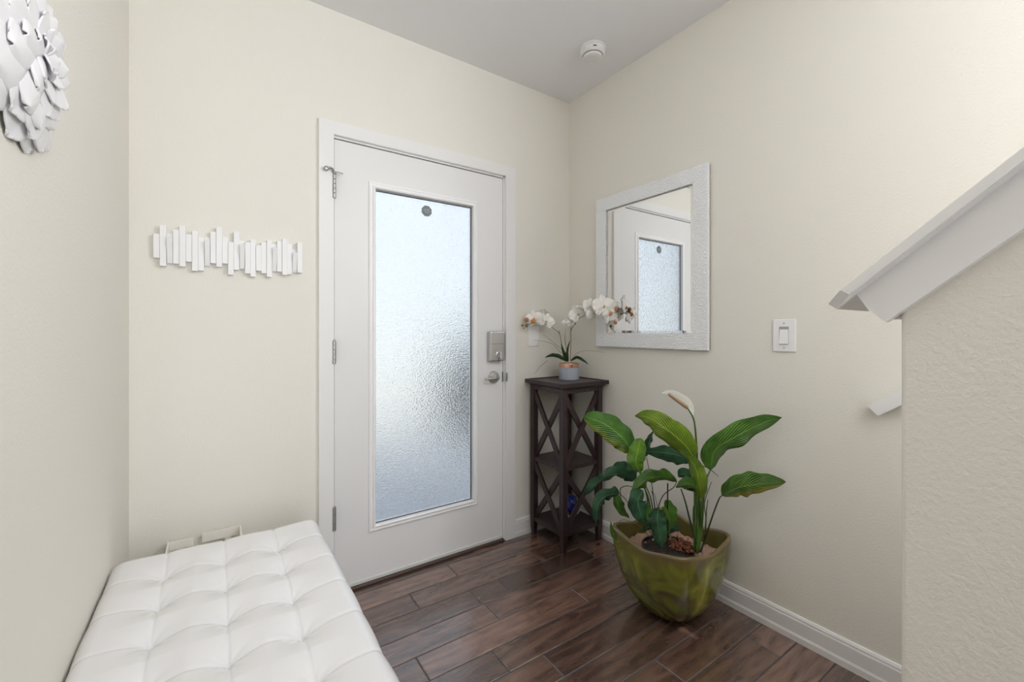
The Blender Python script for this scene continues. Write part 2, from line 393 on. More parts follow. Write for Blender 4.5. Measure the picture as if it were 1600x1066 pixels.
# ------------------------------------------------------------------ door
# casing with inner bead, jamb, stop
b = nb()
for pts in ([(.369, 0), (.432, 0), (.432, 2.054), (.369, 2.114)], [(1.346, 0), (1.412, 0), (1.412, 2.114), (1.346, 2.054)], [(.369, 2.114), (.432, 2.054), (1.346, 2.054), (1.412, 2.114)]):
    prism(b, pts, 'y', D-.018, D+.002)
bmesh.ops.remove_doubles(b, verts=b.verts, dist=1e-5)
dup_ = [f for f in b.faces if abs(f.normal.y) < .5 and len([e for e in f.edges if len(e.link_faces) > 2]) >= 1 and abs(abs(f.normal.x)-abs(f.normal.z)) < .3]
bmesh.ops.delete(b, geom=list(set(dup_)), context='FACES_ONLY')
bmesh.ops.bevel(b, geom=[e for e in b.edges if e.is_manifold and e.calc_face_angle(0) > 1], offset=.002, segments=2, affect='EDGES')
struct(link('trim_1', b, M['trim'])); 
b = nb()
box(b, DX0-.004, DX0+.006, D, D+.16, 0, DZ1); box(b, DX1-.008, DX1+.004, D, D+.16, 0, DZ1); box(b, DX0, DX1, D, D+.16, 2.046, 2.06)
box(b, DX0+.006, DX0+.02, D+.052, D+.07, 0, 2.046); box(b, DX1-.022, DX1-.008, D+.052, D+.07, 0, 2.046); box(b, DX0, DX1, D+.052, D+.07, 2.03, 2.046)
struct(link('trim_2', b, M['trim']))
b = nb(); box(b, DX0+.006, DX1-.008, D-.012, D+.16, .0, .014, .004); struct(link('trim_3', b, M['threshold']))

SX0, SX1, SY, SZ0, SZ1 = .4375, 1.3365, D+.004, .022, 2.041
door = bpy.data.objects.new('door_1', None); COL.objects.link(door); door.location = (SX0, D, 0); door['kind'] = 'structure'
GX0, GX1, GZ0, GZ1 = .619, 1.140, .272, 1.848
b = nb()
box(b, SX0, .595, SY, SY+.044, SZ0, SZ1); box(b, 1.165, SX1, SY, SY+.044, SZ0, SZ1)
box(b, .595, 1.165, SY, SY+.044, SZ0, .245); box(b, .595, 1.165, SY, SY+.044, 1.875, SZ1)
link('door_panel', b, M['door'], door)
# glazing frame: stepped moulding as a swept frame
def frame(bm, x0, x1, z0, z1, prof, plane='y', base=0, sgn=-1):
    """prof: list of (inset from outer, height out of the plane)"""
    rings = []
    for ins, hgt in prof:
        q = [(x0+ins, z0+ins), (x1-ins, z0+ins), (x1-ins, z1-ins), (x0+ins, z1-ins)]
        if plane == 'y': rings.append([bm.verts.new((x, base+sgn*hgt, z)) for x, z in q])
        else: rings.append([bm.verts.new((base+sgn*hgt, x, z)) for x, z in q])
    fs = []
    for i in range(len(rings)-1):
        for k in range(4): fs.append(bm.faces.new((rings[i][k], rings[i][(k+1)%4], rings[i+1][(k+1)%4], rings[i+1][k])))
    for k in range(4): fs.append(bm.faces.new((rings[-1][k], rings[-1][(k+1)%4], rings[0][(k+1)%4], rings[0][k])))
    bmesh.ops.recalc_face_normals(bm, faces=fs)
    return bm
b = nb()
frame(b, .588, 1.173, .240, 1.883, [(0, 0), (.001, .006), (.006, .009), (.010, .009), (.013, .006), (.017, .006), (.021, .013), (.026, .014), (.031, .011), (.0325, -.012), (.0325, -.03), (.002, -.03)], base=SY)
link('glazing_frame', b, M['lite'], door)
b = nb(); frame(b, GX0, GX1, GZ0, GZ1, [(0, 0), (0, .004), (.0035, .004), (.0035, 0)], base=SY+.012)
link('gasket', b, M['gap'], door)
b = nb(); vs = [b.verts.new(p) for p in ((GX0, SY+.014, GZ0), (GX1, SY+.014, GZ0), (GX1, SY+.014, GZ1), (GX0, SY+.014, GZ1))]; b.faces.new(vs)
box_b = nb(); box(box_b, GX0-.003, GX1+.003, SY+.014, SY+.018, GZ0-.003, GZ1+.003); b.free()
link('glass_pane', box_b, M['glass'], door)
b = nb(); box(b, SX0+.003, SX1-.002, SY-.005, SY+.03, .014, .030, .002); link('door_sweep', b, M['spill'], door)
# hinges with knuckle joints
for i, (z0, z1) in enumerate(((1.772, 1.876), (1.037, 1.140), (.297, .402))):
    b = nb(); n = 5; hh = (z1-z0)/n
    for k in range(n): lathe(b, [(.0072, 0), (.008, .001), (.008, hh-.002), (.0072, hh-.001)], (.4325, D-.016, z0+k*hh), seg=16)
    lathe(b, [(.004, 0), (.0055, .003), (.003, .006)], (.4325, D-.016, z1-.001), seg=12)
    box(b, .4335, .4368, D-.014, SY+.03, z0, z1)
    link('hinge', b, M['hinge'], door, smooth=False)
# hinge-pin door stop
b = nb(); HY = D-.016
tube(b, [(.4325, HY-.002, 1.884), (.424, HY-.014, 1.893), (.412, HY-.020, 1.897), (.400, HY-.018, 1.893)], .0042, n=10)
lathe(b, [(.006, 0), (.010, .001), (.010, .008), (.006, .010)], (.397, HY-.010, 1.892), 'y', 16)
tube(b, [(.4325, HY-.002, 1.884), (.446, HY-.006, 1.887), (.468, HY-.004, 1.886)], .0032, n=6)
lathe(b, [(.010, 0), (.010, .008)], (.4325, HY, 1.878), seg=16)
link('door_stop', b, M['hinge'], door, smooth=True)
# keypad deadbolt
b = nb(); box(b, 1.236, 1.327, SY-.034, SY, 1.014, 1.180, .007, 3); lk = link('electronic_deadbolt', b, M['nickel'], door)
b = nb(); box(b, 1.238, 1.325, SY-.0348, SY-.030, 1.110, 1.1115)
link('cover_seam', b, M['darkslot'], lk)
b = nb(); lathe(b, [(.0195, 0), (.0195, .004), (.016, .006)], (1.290, SY-.033, 1.050), 'y', 28); box(b, 1.2865, 1.2935, SY-.058, SY-.037, 1.032, 1.068, .003); link('thumb_turn', b, M['nickel'], lk)
b = nb(); box(b, 1.287, 1.2925, SY-.0352, SY-.028, 1.016, 1.0255); link('key_notch', b, M['darkslot'], lk)
# lever
b = nb(); lathe(b, [(.034, 0), (.034, .006), (.031, .010), (.014, .012), (.011, .040)], (1.276, SY, .924), 'y', 36)
lv = link('lever_rose', b, M['nickel'], door, smooth=False)
b = nb(); tube(b, [(1.280, SY-.045, .924), (1.262, SY-.050, .924), (1.235, SY-.052, .923), (1.192, SY-.050, .922)], .0085, .0055, n=14, seg=14)
link('lever', b, M['nickel'], lv, smooth=True)
b = nb(); box(b, 1.3335, 1.3385, SY-.002, SY+.03, .895, .952); link('latch_plate', b, M['darkslot'], door)
b = nb(); box(b, 1.3395, 1.356, D-.0195, D-.015, .898, .950, .002); struct(link('trim_4', b, M['nickel']))
# octagonal badge on the glass
b = nb(); oc = Vector((.884, SY+.008, 1.792)); r8 = .0285
pts = [(oc.x+r8*math.cos(math.pi/8+k*math.pi/4), oc.z+r8*math.sin(math.pi/8+k*math.pi/4)) for k in range(8)]
prism(b, pts, 'y', SY+.0105, SY+.0138); bo = link('octagonal_sticker', b, M['sticker'], None, loc=(oc.x, SY+.0138, oc.z))
tag(bo, 'small grey octagonal sticker at the top of the frosted door glass', 'sticker')
b = nb()
for (w, z) in ((.015, .006), (.020, -.001), (.012, -.009)): box(b, oc.x-w, oc.x+w, SY+.0100, SY+.0106, oc.z+z, oc.z+z+.0028)
link('sticker_lettering', b, M['badge'], bo)

# ------------------------------------------------------------------ outside
b = nb(); box(b, -8, 9, D+.16, D+2.6, -.25, -.03); struct(link('porch_slab', b, M['concrete']))
b = nb(); box(b, -25, 40, D+2.6, D+60, -.3, -.05); struct(link('driveway_ground', b, M['drive']))
b = nb(); box(b, -8, 9, D+.16, D+.6, 2.95, 3.05); struct(link('porch_shade_slab', b, M['trim']))  # unseen roof slab, added to cast shade in front of the door
def bush(c, r, seed, label):
    b = nb(); bmesh.ops.create_icosphere(b, subdivisions=4, radius=1)
    for v in b.verts:
        p = v.co.copy(); k = 1+.28*noise.noise(p*2.3+Vector((seed, 0, 0)))+.12*noise.noise(p*7+Vector((0, seed, 0)))
        v.co = Vector((p.x*r[0]*k, p.y*r[1]*k, max(p.z, -.85)*r[2]*k+r[2]*.85)) + Vector(c)
    o = link('bush', b, M['bush'], smooth=True, loc=c); tag(o, label, 'bush')
bush((2.66, 4.35, -.03), (.60, .45, .58), 3, 'dark green bush outside, blurred behind the right edge of the door glass')

# ------------------------------------------------------------------ stair knee wall, cap, rail, steps
sl = .855
KX0, KX1, KY = .95, 1.07, .230
zb = lambda y: 1.2517+sl*(.281-y)        # underside of the cap
ye = KY - (H-.02-zb(KY))/sl
b = nb(); pts = [(KY, 0), (KY, zb(KY)+.0), (ye, H-.02), (ye-1.2, H-.02), (ye-1.2, 0)]
prism(b, pts, 'x', KX0, KX1)
es = [e for e in b.edges if abs(e.verts[0].co.y-KY) < 1e-5 and abs(e.verts[1].co.y-KY) < 1e-5 and abs(e.verts[0].co.z-e.verts[1].co.z) > .5]
bmesh.ops.bevel(b, geom=es, offset=.007, segments=4, affect='EDGES', profile=.5)
M['wall_knee'] = M['wall'].copy(); M['wall_knee'].name = 'cream_wall_paint_coarse'
for n in M['wall_knee'].node_tree.nodes:
    if n.type == 'BUMP': n.inputs['Strength'].default_value = .6; n.inputs['Distance'].default_value = .0022
    if n.type == 'TEX_NOISE': n.inputs['Scale'].default_value = 130
struct(link('wall_stair', b, M['wall_knee']))
# cap board: plan outline with clipped corners, sheared to the slope
b = nb(); th = .0215
out = [(.905, -1.15), (.905, .2865), (.930, .3135), (1.090, .3135), (1.115, .2865), (1.115, -1.15)]
lo = [b.verts.new((x, y, zb(y))) for x, y in out]; hi = [b.verts.new((x, y+th*.6*.0, zb(y)+th)) for x, y in out]
# square the ends to the slope
for v in hi:
    if v.co.y > 0: v.co.y += .0135; v.co.z -= sl*.0135
fs = [b.faces.new(lo[::-1]), b.faces.new(hi)]
for i in range(6): fs.append(b.faces.new((lo[i], lo[(i+1)%6], hi[(i+1)%6], hi[i])))
bmesh.ops.recalc_face_normals(b, faces=fs)
bmesh.ops.bevel(b, geom=[e for e in b.edges if abs(e.verts[0].co.y-e.verts[1].co.y) > .5], offset=.0015, segments=2, affect='EDGES')
struct(link('trim_5', b, M['trim']))
# side boards under the cap
b = nb()
fa = [(-1.15, zb(-1.15)), (.284, zb(.284)), (.268, zb(.284)-.028), (.2445, 1.1995), (-1.15, 1.1995+sl*(.2445+1.15))]
prism(b, fa, 'x', .930, .950); prism(b, fa, 'x', 1.07, 1.09)
prism(b, [(KY, 1.205), (KY+.018, 1.205), (KY+.018, zb(KY+.018)), (KY, zb(KY))], 'x', .955, 1.065)
struct(link('trim_6', b, M['trim']))
# small board rail on the right wall
b = nb(); rl = .735
top = lambda y: .934+rl*(.520-y)
prism(b, [(.5205, .9335), (-1.4, top(-1.4)), (-1.4, top(-1.4)-.050), (.490, .9045)], 'x', XR-.045, XR-.001)
bmesh.ops.bevel(b, geom=b.edges[:], offset=.0015, segments=2, affect='EDGES')
hr = link('handrail', b, M['trim'], loc=(XR-.02, .5, .93)); tag(hr, 'white sloping board handrail on the right wall, showing left of the stair knee wall', 'handrail')
# steps
b = nb()
for k in range(9):
    y = .15-k*.225
    box(b, KX1, XR, y-.225-(.0 if k < 8 else .3), y, 0, .19*(k+1), .004)
struct(link('staircase', b, mat('stair_wood', (.11, .062, .045), .4)))

# ------------------------------------------------------------------ ceiling lamp behind the camera, smoke detector
LC = Vector((.74, -.40, H))
t = thing('ceiling_lamp', LC, 'small white ceiling lamp above the hall', 'lamp')
b = nb(); lathe(b, [(.07, 0), (.07, -.012), (.055, -.02)], LC, seg=32); link('canopy', b, M['trim'], t)
b = nb(); lathe(b, [(.018, -.018), (.018, -.07), (.028, -.075), (.028, -.09)], LC, seg=24); link('socket', b, M['nickel'], t)
sc = Vector((1.572, 1.572, H))
t = thing('smoke_detector', sc, 'round white smoke detector on the ceiling near the corner', 'smoke detector')
b = nb(); lathe(b, [(.062, 0), (.066, -.003), (.066, -.010), (.060, -.012)], sc, seg=56); link('mounting_ring', b, M['alarm'], t, smooth=False)
b = nb(); lathe(b, [(.060, -.010), (.062, -.016), (.060, -.032), (.054, -.038), (.049, -.0395)], sc, seg=56); link('housing', b, M['alarm'], t)
b = nb(); lathe(b, [(.0485, -.038), (.0485, -.0415), (.046, -.0415)], sc, seg=56); link('vent_slot', b, M['darkslot'], t)
b = nb(); lathe(b, [(.047, -.0405), (.0475, -.046), (.043, -.052), (.030, -.055), (.004, -.0555)], sc, seg=56); link('sensor_cap', b, M['alarm'], t)
b = nb(); d_ = Vector((-SN, -CS, 0)); p = sc+d_*.0615; 
box(b, -.008, .008, -.003, .003, -.0275, -.0245); xform(b, Matrix.Translation(p)@Matrix.Rotation(-YAW, 4, 'Z')); link('test_button', b, M['darkslot'], t)

# ------------------------------------------------------------------ switches
t = thing('light_switch', (XR, .790, 1.165), 'white rocker light switch plate on the right wall between mirror and stair', 'light switch')
b = nb(); box(b, XR-.007, XR, .748, .832, 1.101, 1.229, .004, 3); link('wall_plate', b, M['plate'], t)
b = nb(); box(b, XR-.0075, XR-.004, .773, .807, 1.130, 1.200); link('rocker_recess', b, M['badge'], t)
b = nb(); box(b, XR-.010, XR-.003, .7745, .8055, 1.1315, 1.1985, .0015)
xform(b, Matrix.Translation((XR-.006, .79, 1.165)) @ Matrix.Rotation(math.radians(6), 4, 'Y') @ Matrix.Translation((-XR+.006, -.79, -1.165))); link('rocker', b, M['plate'], t)
for z in (1.117, 1.213):
    b = nb(); lathe(b, [(.0028, 0), (.0028, .001), (.0010, .0014)], (XR-.0065, .790, z), 'x', 14); link('screw', b, M['badge'], t)
t = thing('light_switch', (1.548, D, 1.145), 'white switch plate on the wall right of the door, behind the left orchid blossoms', 'light switch')
b = nb(); box(b, 1.512, 1.590, D-.006, D, 1.090, 1.208, .003, 2); link('wall_plate', b, M['plate'], t)
b = nb(); box(b, 1.533, 1.569, D-.008, D-.003, 1.117, 1.181, .002); link('rocker', b, M['plate'], t)

# ------------------------------------------------------------------ mirror
MY0, MY1, MZ0, MZ1 = 1.095, 1.783, 1.094, 1.936
t = thing('wall_mirror', (XR, (MY0+MY1)/2, MZ0), 'rectangular wall mirror with wide pearl white textured frame beside the corner', 'mirror')
b = nb(); box(b, XR-.012, XR-.0005, MY0+.004, MY1-.004, MZ0+.004, MZ1-.004); link('backing', b, M['mback'], t)
b = nb(); frame(b, MY0, MY1, MZ0, MZ1, [(0, .011), (0, .023), (.002, .025), (.0735, .025), (.0755, .023), (.0755, .011)], 'x', XR); link('mirror_frame', b, M['mframe'], t)
b = nb()  # bevelled glass
a = [(MY0+.074, MZ0+.074), (MY1-.074, MZ0+.074), (MY1-.074, MZ1-.074), (MY0+.074, MZ1-.074)]
c = [(MY0+.090, MZ0+.090), (MY1-.090, MZ0+.090), (MY1-.090, MZ1-.090), (MY0+.090, MZ1-.090)]
va = [b.verts.new((XR-.0145, y, z)) for y, z in a]; vb = [b.verts.new((XR-.0165, y, z)) for y, z in c]; vc = [b.verts.new((XR-.011, y, z)) for y, z in a]
fs = [b.faces.new(vb), b.faces.new(vc)]
for i in range(4): fs += [b.faces.new((va[i], va[(i+1)%4], vb[(i+1)%4], vb[i])), b.faces.new((vc[i], vc[(i+1)%4], va[(i+1)%4], va[i]))]
bmesh.ops.recalc_face_normals(b, faces=fs); link('mirror_glass', b, M['mirror'], t)

# ------------------------------------------------------------------ coat rack
def onY(px, py, Y):
    u = (px-800)/FPX; tt = Y/(CS-u*SN); return (SN+u*CS)*tt, HC+(CY-py)/FPX*tt
slats = [(110,168,258,472,1),(168,228,183,547,2),(228,285,248,525,0),(285,343,222,525,1),(343,402,188,552,2),(398,455,265,508,1),(457,511,233,592,2),(511,565,290,588,1),(565,618,285,548,0),(618,670,240,523,1),(670,724,200,555,2),(724,776,290,525,1),(776,828,335,625,2),(828,878,238,582,1),(878,928,318,575,0),(928,978,335,615,2),(978,1024,310,643,1),(1024,1075,363,590,2),(1075,1120,335,612,1),(1120,1167,318,645,2),(1167,1218,345,598,0),(1218,1260,323,597,1),(1260,1303,305,628,2),(1303,1348,350,622,1),(1348,1395,395,610,0),(1395,1440,338,607,2)]
t = thing('coat_rack', (.06, D, 1.43), 'white wall-mounted coat rack of uneven vertical sticks left of the door', 'coat rack')
b = nb(); hooks = []
YF = D-.02
x_first = onY(220+110/5.714, 380, YF)[0]; x_last = onY(220+1440/5.714, 400, YF)[0]; ww = (x_last-x_first)/26
for i, (a0, a1, tp, bt, dep) in enumerate(slats):
    mx_ = 220+(a0+a1)/2/5.714
    _, z1 = onY(mx_, 320+tp/5.714, YF); _, z0 = onY(mx_, 320+bt/5.714, YF)
    x0, x1 = x_first+ww*i, x_first+ww*(i+1)
    if dep == 0:
        box(b, x0, x1, D-.008, D-.001, z0, z1, .0008); hooks.append((x0, x1, z0, z1, (0, 305,0,0,0,0,0,0,340)[0]))
    else: box(b, x0+.0002, x1-.0002, D-.016-.0045*dep, D-.001, z0, z1, .0008)
link('slat_panel', b, M['rack'], t)
for (x0, x1, z0, z1, _) in hooks:
    b = nb(); hz = (z1-z0)*.84
    box(b, x0+.001, x1-.001, -.007, 0, 0, hz, .0012)
    xform(b, Matrix.Translation((0, D-.009, z0+.004)) @ Matrix.Rotation(math.radians(15), 4, 'X'))
    link('hook', b, M['rack'], t)

# ------------------------------------------------------------------ corner stand
t = thing('plant_stand', (1.665, 1.87, 0), 'tall square dark espresso wood plant stand with cross-braced sides in the corner', 'plant stand')
X0, X1, Y0, Y1 = 1.512, 1.806, 1.728, 2.018; lg = .033
for (x, y) in ((X0, Y0), (X0, Y1-lg), (X1-lg, Y0), (X1-lg, Y1-lg)):
    b = nb(); box(b, x, x+lg, y, y+lg, .10, .885, .0015)
    s = nb(); box(s, x, x+lg, y, y+lg, 0, .10)
    cx, cy_ = x+lg/2, y+lg/2
    for v in s.verts:
        if v.co.z < .05: v.co.x = cx+(v.co.x-cx)*.62; v.co.y = cy_+(v.co.y-cy_)*.62
    me = bpy.data.meshes.new('tmp'); s.to_mesh(me); s.free(); b.from_mesh(me); bpy.data.meshes.remove(me)
    link('leg', b, M['darkwood'], t)
TX0, TX1, TY0, TY1 = 1.487, 1.829, 1.700, 2.036; TZ = .904
b = nb(); frame(b, TX0, TX1, TY0, TY1, [(0, 0), (0, .020), (.0015, .0215), (.012, .0215), (.0135, .0165), (.0135, 0)], 'y', 0, 1)
for v in b.verts: v.co = Vector((v.co.x, v.co.z, TZ-.0215+v.co.y))
bmesh.ops.recalc_face_normals(b, faces=b.faces)
box(b, TX0+.013, TX1-.013, TY0+.013, TY1-.013, TZ-.0205, TZ-.005)
link('top', b, M['darkwood'], t)
b = nb(); prof = [(TX0+.010, TZ-.0215, TY0+.010), (X0-.002, TZ-.034, Y0-.002)]
frame(b, TX0+.012, TX1-.006, TY0+.012, TY1-.006, [(0, .0), (.013, .013), (.03, .013), (.03, 0)], 'y', 0, 1)
for v in b.verts: v.co = Vector((v.co.x, v.co.z, TZ-.0215-v.co.y))
bmesh.ops.recalc_face_normals(b, faces=b.faces)
link('cove_moulding', b, M['darkwood'], t)
for (x0, x1, y0, y1) in ((X0+.003, X0+.018, Y0+lg, Y1-lg), (X1-.018, X1-.003, Y0+lg, Y1-lg), (X0+lg, X1-lg, Y0+.003, Y0+.018), (X0+lg, X1-lg, Y1-.018, Y1-.003)):
    b = nb(); box(b, x0, x1, y0, y1, .846, .884); link('apron', b, M['darkwood'], t)
for z in (.455, .105):
    b = nb(); box(b, X0+.006, X1-.006, Y0+.006, Y1-.006, z-.022, z, .001); link('shelf', b, M['darkwood'], t)
for (za, zc_) in ((.455, .846), (.105, .433)):
    for s in (0, 1):
        yy0, yy1 = Y0+lg*.7, Y1-lg*.7; xx0, xx1 = X0+lg*.7, X1-lg*.7
        for fl_ in (0, 1):
            b = nb(); off = .012 if fl_ else .0235
            z0_, z1_ = (za+.004, zc_-.004) if fl_ else (zc_-.004, za+.004)
            if s == 0: bar(b, (X0+off, yy0, z0_), (X0+off, yy1, z1_), .031, .011, (0, 1, 0))
            else: bar(b, (xx0, Y0+off, z0_), (xx1, Y0+off, z1_), .031, .011, (1, 0, 0))
            link('cross_brace', b, M['darkwood'], t)

# glass ball on the lower shelf
m = mat('clear_glass', (1, 1, 1), .0); P(m).inputs['Transmission Weight'].default_value = 1; P(m).inputs['IOR'].default_value = 1.45
sp_ = Vector((1.700, 1.880, .105+.062))
b = nb(); bmesh.ops.create_uvsphere(b, u_segments=40, v_segments=24, radius=.062); bmesh.ops.translate(b, verts=b.verts, vec=sp_)
gb = link('glass_ball', b, m, smooth=True, loc=sp_-Vector((0, 0, .062))); tag(gb, 'clear glass ball with a blue core on the lowest shelf of the dark stand', 'ornament')
m2 = mat('cobalt_glass', (.01, .03, .45), .1, coat=.5)
b = nb(); bmesh.ops.create_uvsphere(b, u_segments=24, v_segments=16, radius=.031)
for v in b.verts:
    a = v.co.z*40; x, y = v.co.x, v.co.y; k = 1+.25*math.sin(3*math.atan2(y, x)+a)
    v.co = Vector((x*k, y*k, v.co.z*1.15))
bmesh.ops.translate(b, verts=b.verts, vec=sp_+Vector((0, 0, .012))); link('blue_core', b, m2, gb, smooth=True)
gb.children[0]['label'] = 'cobalt blue twisted core'

# ------------------------------------------------------------------ leaf builder
VD = Vector((SN, CS, 0))
def leaf(parent, pts, w, mt, roll=20, fold=.25, wave=.05, seed=0, stem=None, stem_r=.003, name='leaf', stem_mat='stem', nv=30, label=None, shape=(.55, .9), twist=0):
    """pts: 3 or more world points along the midrib, w: full width in metres"""
    S = spline(pts, nv); bm = nb(); uvl = bm.loops.layers.uv.new('UVMap'); nu = 8; rows = []
    pa, pb = shape; vm_ = pa/(pa+pb); nrm = vm_**pa*(1-vm_)**pb
    rnd = random.Random(seed)
    ph = rnd.uniform(0, 6)
    for i, p in enumerate(S):
        v = i/nv; d = (S[min(i+1, nv)]-S[max(i-1, 0)]).normalized()
        side = d.cross(VD)
        if side.length < .1: side = d.cross(Vector((0, 0, 1)))
        side.normalize(); side = Matrix.Rotation(math.radians(roll+twist*v), 3, d) @ side; nm = side.cross(d)
        vv = min(max(v, 1e-4), 1-1e-4); hw = .5*1.03*w*(vv**pa*(1-vv)**pb)/nrm + .0006
        row = []
        for j in range(nu+1):
            u = j/nu*2-1
            q = p + side*u*hw*math.cos(abs(u)*fold) + nm*(abs(u)*hw*math.sin(fold) + abs(u)**2*hw*wave*3*math.sin(v*17+ph+(2 if u > 0 else 0)) + hw*.1*math.sin(v*26+ph*2)*abs(u))
            q += side*(u*hw*wave*math.sin(v*23+ph+u))
            row.append((bm.verts.new(q), (u*.5+.5, v)))
        rows.append(row)
    for i in range(nv):
        for j in range(nu):
            q = [rows[i][j], rows[i][j+1], rows[i+1][j+1], rows[i+1][j]]
            f = bm.faces.new([x[0] for x in q])
            for lp, x in zip(f.loops, q): lp[uvl].uv = x[1]
    o = link(name, bm, M[mt], parent, smooth=True)
    s = o.modifiers.new('solid', 'SOLIDIFY'); s.thickness = .0006
    if label: o['label'] = label
    if stem:
        bm = nb(); tube(bm, stem, stem_r*1.25, stem_r*.7, n=16); link('petiole', bm, M[stem_mat], o, smooth=True)
    return o

# ------------------------------------------------------------------ orchid
op = Vector((1.704, 1.896, TZ-.005))
t = thing('potted_orchid', op, 'white orchid in a grey pot with copper band, standing on the dark wood stand', 'potted plant')
PH = .094
b = nb(); lathe(b, [(.056, 0), (.0585, .002), (.0585, PH*.78), (.0585, PH), (.0555, PH), (.0555, PH-.012)], op, seg=48); pt = link('pot', b, M['potgrey'], t)
for p_ in pt.data.polygons: p_.use_smooth = False
b = nb(); lathe(b, [(.0588, PH*.76), (.0592, PH*.765), (.0592, PH-.001), (.0588, PH+.0004), (.0552, PH+.0004), (.0552, PH-.006)], op, seg=48); bnd = link('copper_band', b, M['copper'], pt); bnd['label'] = 'shiny copper band'
b = nb(); lathe(b, [(.054, PH-.02), (.054, PH-.010), (.03, PH-.006)], op, seg=32); link('potting_soil', b, M['soil'], t)
T0 = op.dot(VD)
def o6(cx, cy, dt=0): return at(800+cx/5.923, 440+cy/5.923, T0+dt)
sb = o6(520, 745)
leaf(t, [o6(505,735,-.01), o6(440,690,-.03), o6(370,680,-.05), o6(305,705,-.07)], .026, 'orchleaf', 35, .3, .02, 1)
leaf(t, [o6(545,735,-.01), o6(600,705,-.03), o6(650,725,-.05), o6(708,768,-.06)], .018, 'orchleaf', 25, .3, .02, 2)
leaf(t, [o6(505,740), o6(480,660,-.01), o6(455,575,.0)], .017, 'orchleaf', 10, .3, .02, 3)
leaf(t, [o6(520,740,.01), o6(512,650,.01), o6(535,545,.02)], .014, 'orchleaf', 10, .3, .02, 4)
leaf(t, [o6(510,745), o6(500,690,-.02), o6(478,640,-.03)], .016, 'orchleaf', -10, .3, .02, 5)
for pts, r in (([(455,665,0), (385,585,.01), (290,552,.0), (200,545,0)], .0011), ([(455,625,0), (380,560,0), (290,490,.01)], .0011), ([(505,640,0), (488,520,0), (505,425,.0)], .0010), ([(560,710,0), (600,665,-.05), (680,640,-.08), (860,656,-.16)], .0011), ([(330,730,-.06), (270,780,-.07), (210,852,-.08)], .0010), ([(520,730,0), (500,600,0), (495,500,.01)], .0012)):
    b = nb(); tube(b, [o6(*p) for p in pts], r*1.3, r*.5, n=14, seg=6); link('grass_blade', b, M['ostem'], t, smooth=True)
b = nb(); tube(b, [o6(520,735), o6(475,640,-.0), o6(455,560,0), o6(440,485,0), o6(380,432,.0), o6(320,395,-.02), o6(205,385,-.04), o6(150,400,-.05), o6(95,410,-.05)], .0020, .0011, n=36, seg=8); link('stem', b, M['ostem'], t, smooth=True)
b = nb(); tube(b, [o6(540,735), o6(545,560,-.02), o6(548,450,-.05), o6(585,392,-.07), o6(640,330,-.10), o6(730,290,-.14), o6(850,290,-.19), o6(945,290,-.22), o6(985,262,-.22)], .0020, .0011, n=36, seg=8); link('stem', b, M['ostem'], t, smooth=True)
for (a_, b_) in (((440,485,0), (438,455,0)), ((545,470,-.05), (545,410,-.05)), ((585,400,-.07), (580,370,-.07))):
    b = nb(); tube(b, [o6(*a_), (o6(*a_)+o6(*b_))/2, o6(*b_)], .0022, .0015, n=4); link('stem_node', b, M['ostem'], t, smooth=True)
def blossom(c, r, face, spin=0, seed=0, lipk=.6):
    f = Vector(face).normalized(); up = Vector((0, 0, 1)); a = up.cross(f).normalized(); u = f.cross(a)
    Mx = Matrix(((a.x, u.x, f.x, c.x), (a.y, u.y, f.y, c.y), (a.z, u.z, f.z, c.z), (0,0,0,1))) @ Matrix.Rotation(spin, 4, 'Z')
    bm = nb(); rnd = random.Random(seed)
    def petal(ang, ln, wd, lift, back, power):
        nu, nv = 8, 9; g = []
        for i in range(nv+1):
            v = i/nv; row = []
            hw = wd*(max(1e-3, math.sin(math.pi*min(1, .06+v*.94)**power)))**.6
            for j in range(nu+1):
                q = j/nu*2-1
                p = Vector((q*hw, v*ln, back+lift*math.sin(v*2.4)*1.0 - .18*hw*q*q*2 + .06*r*math.sin(q*5+v*6+ang)*v))
                row.append(bm.verts.new(Matrix.Rotation(ang, 3, 'Z') @ p))
            g.append(row)
        for i in range(nv):
            for j in range(nu): bm.faces.new((g[i][j], g[i][j+1], g[i+1][j+1], g[i+1][j]))
    for ang, wd, ln in ((0, .36, 1.0), (2.2, .34, .95), (-2.2, .34, .95)): petal(ang, r*ln, r*wd, r*.10, -.05*r, .9)
    for ang in (1.35, -1.35): petal(ang, r*1.02, r*.60, r*.14, .02*r, 1.05)
    xform(bm, Mx); o = link('flower', bm, M['petal'], t, smooth=True); s = o.modifiers.new('solid', 'SOLIDIFY'); s.thickness = .0007
    bm = nb(); bmesh.ops.create_uvsphere(bm, u_segments=12, v_segments=8, radius=r*.15*lipk)
    for v in bm.verts: v.co = Vector((v.co.x*1.0, v.co.y*1.5-r*.06, v.co.z*1.5+r*.10))
    xform(bm, Mx); link('flower_lip', bm, M['lip' if lipk > .8 else 'lippale'], o, smooth=True)
bl = [((205,350,-.05), .052, (-.75,-.65,-.1), .2), ((318,368,-.02), .048, (-.3,-1,.05), -.3), ((255,320,.0), .042, (.2,.8,.5), .4), ((300,290,.01), .030, (.6,.3,.7), .4),
      ((612,300,-.09), .052, (-.6,-.8,.1), .5), ((560,345,-.07), .036, (-.9,.1,-.3), 0), ((655,250,-.12), .040, (.2,-.2,.9), 1), ((728,240,-.14), .054, (-.1,-1,.3), -.2), ((760,285,-.16), .048, (-.3,-.9,-.4), .8), ((850,230,-.19), .066, (-.35,-.9,.15), .1), ((905,300,-.22), .050, (-.2,-1,-.25), 2.9), ((500,388,-.06), .026, (-.8,-.5,-.3), 0)]
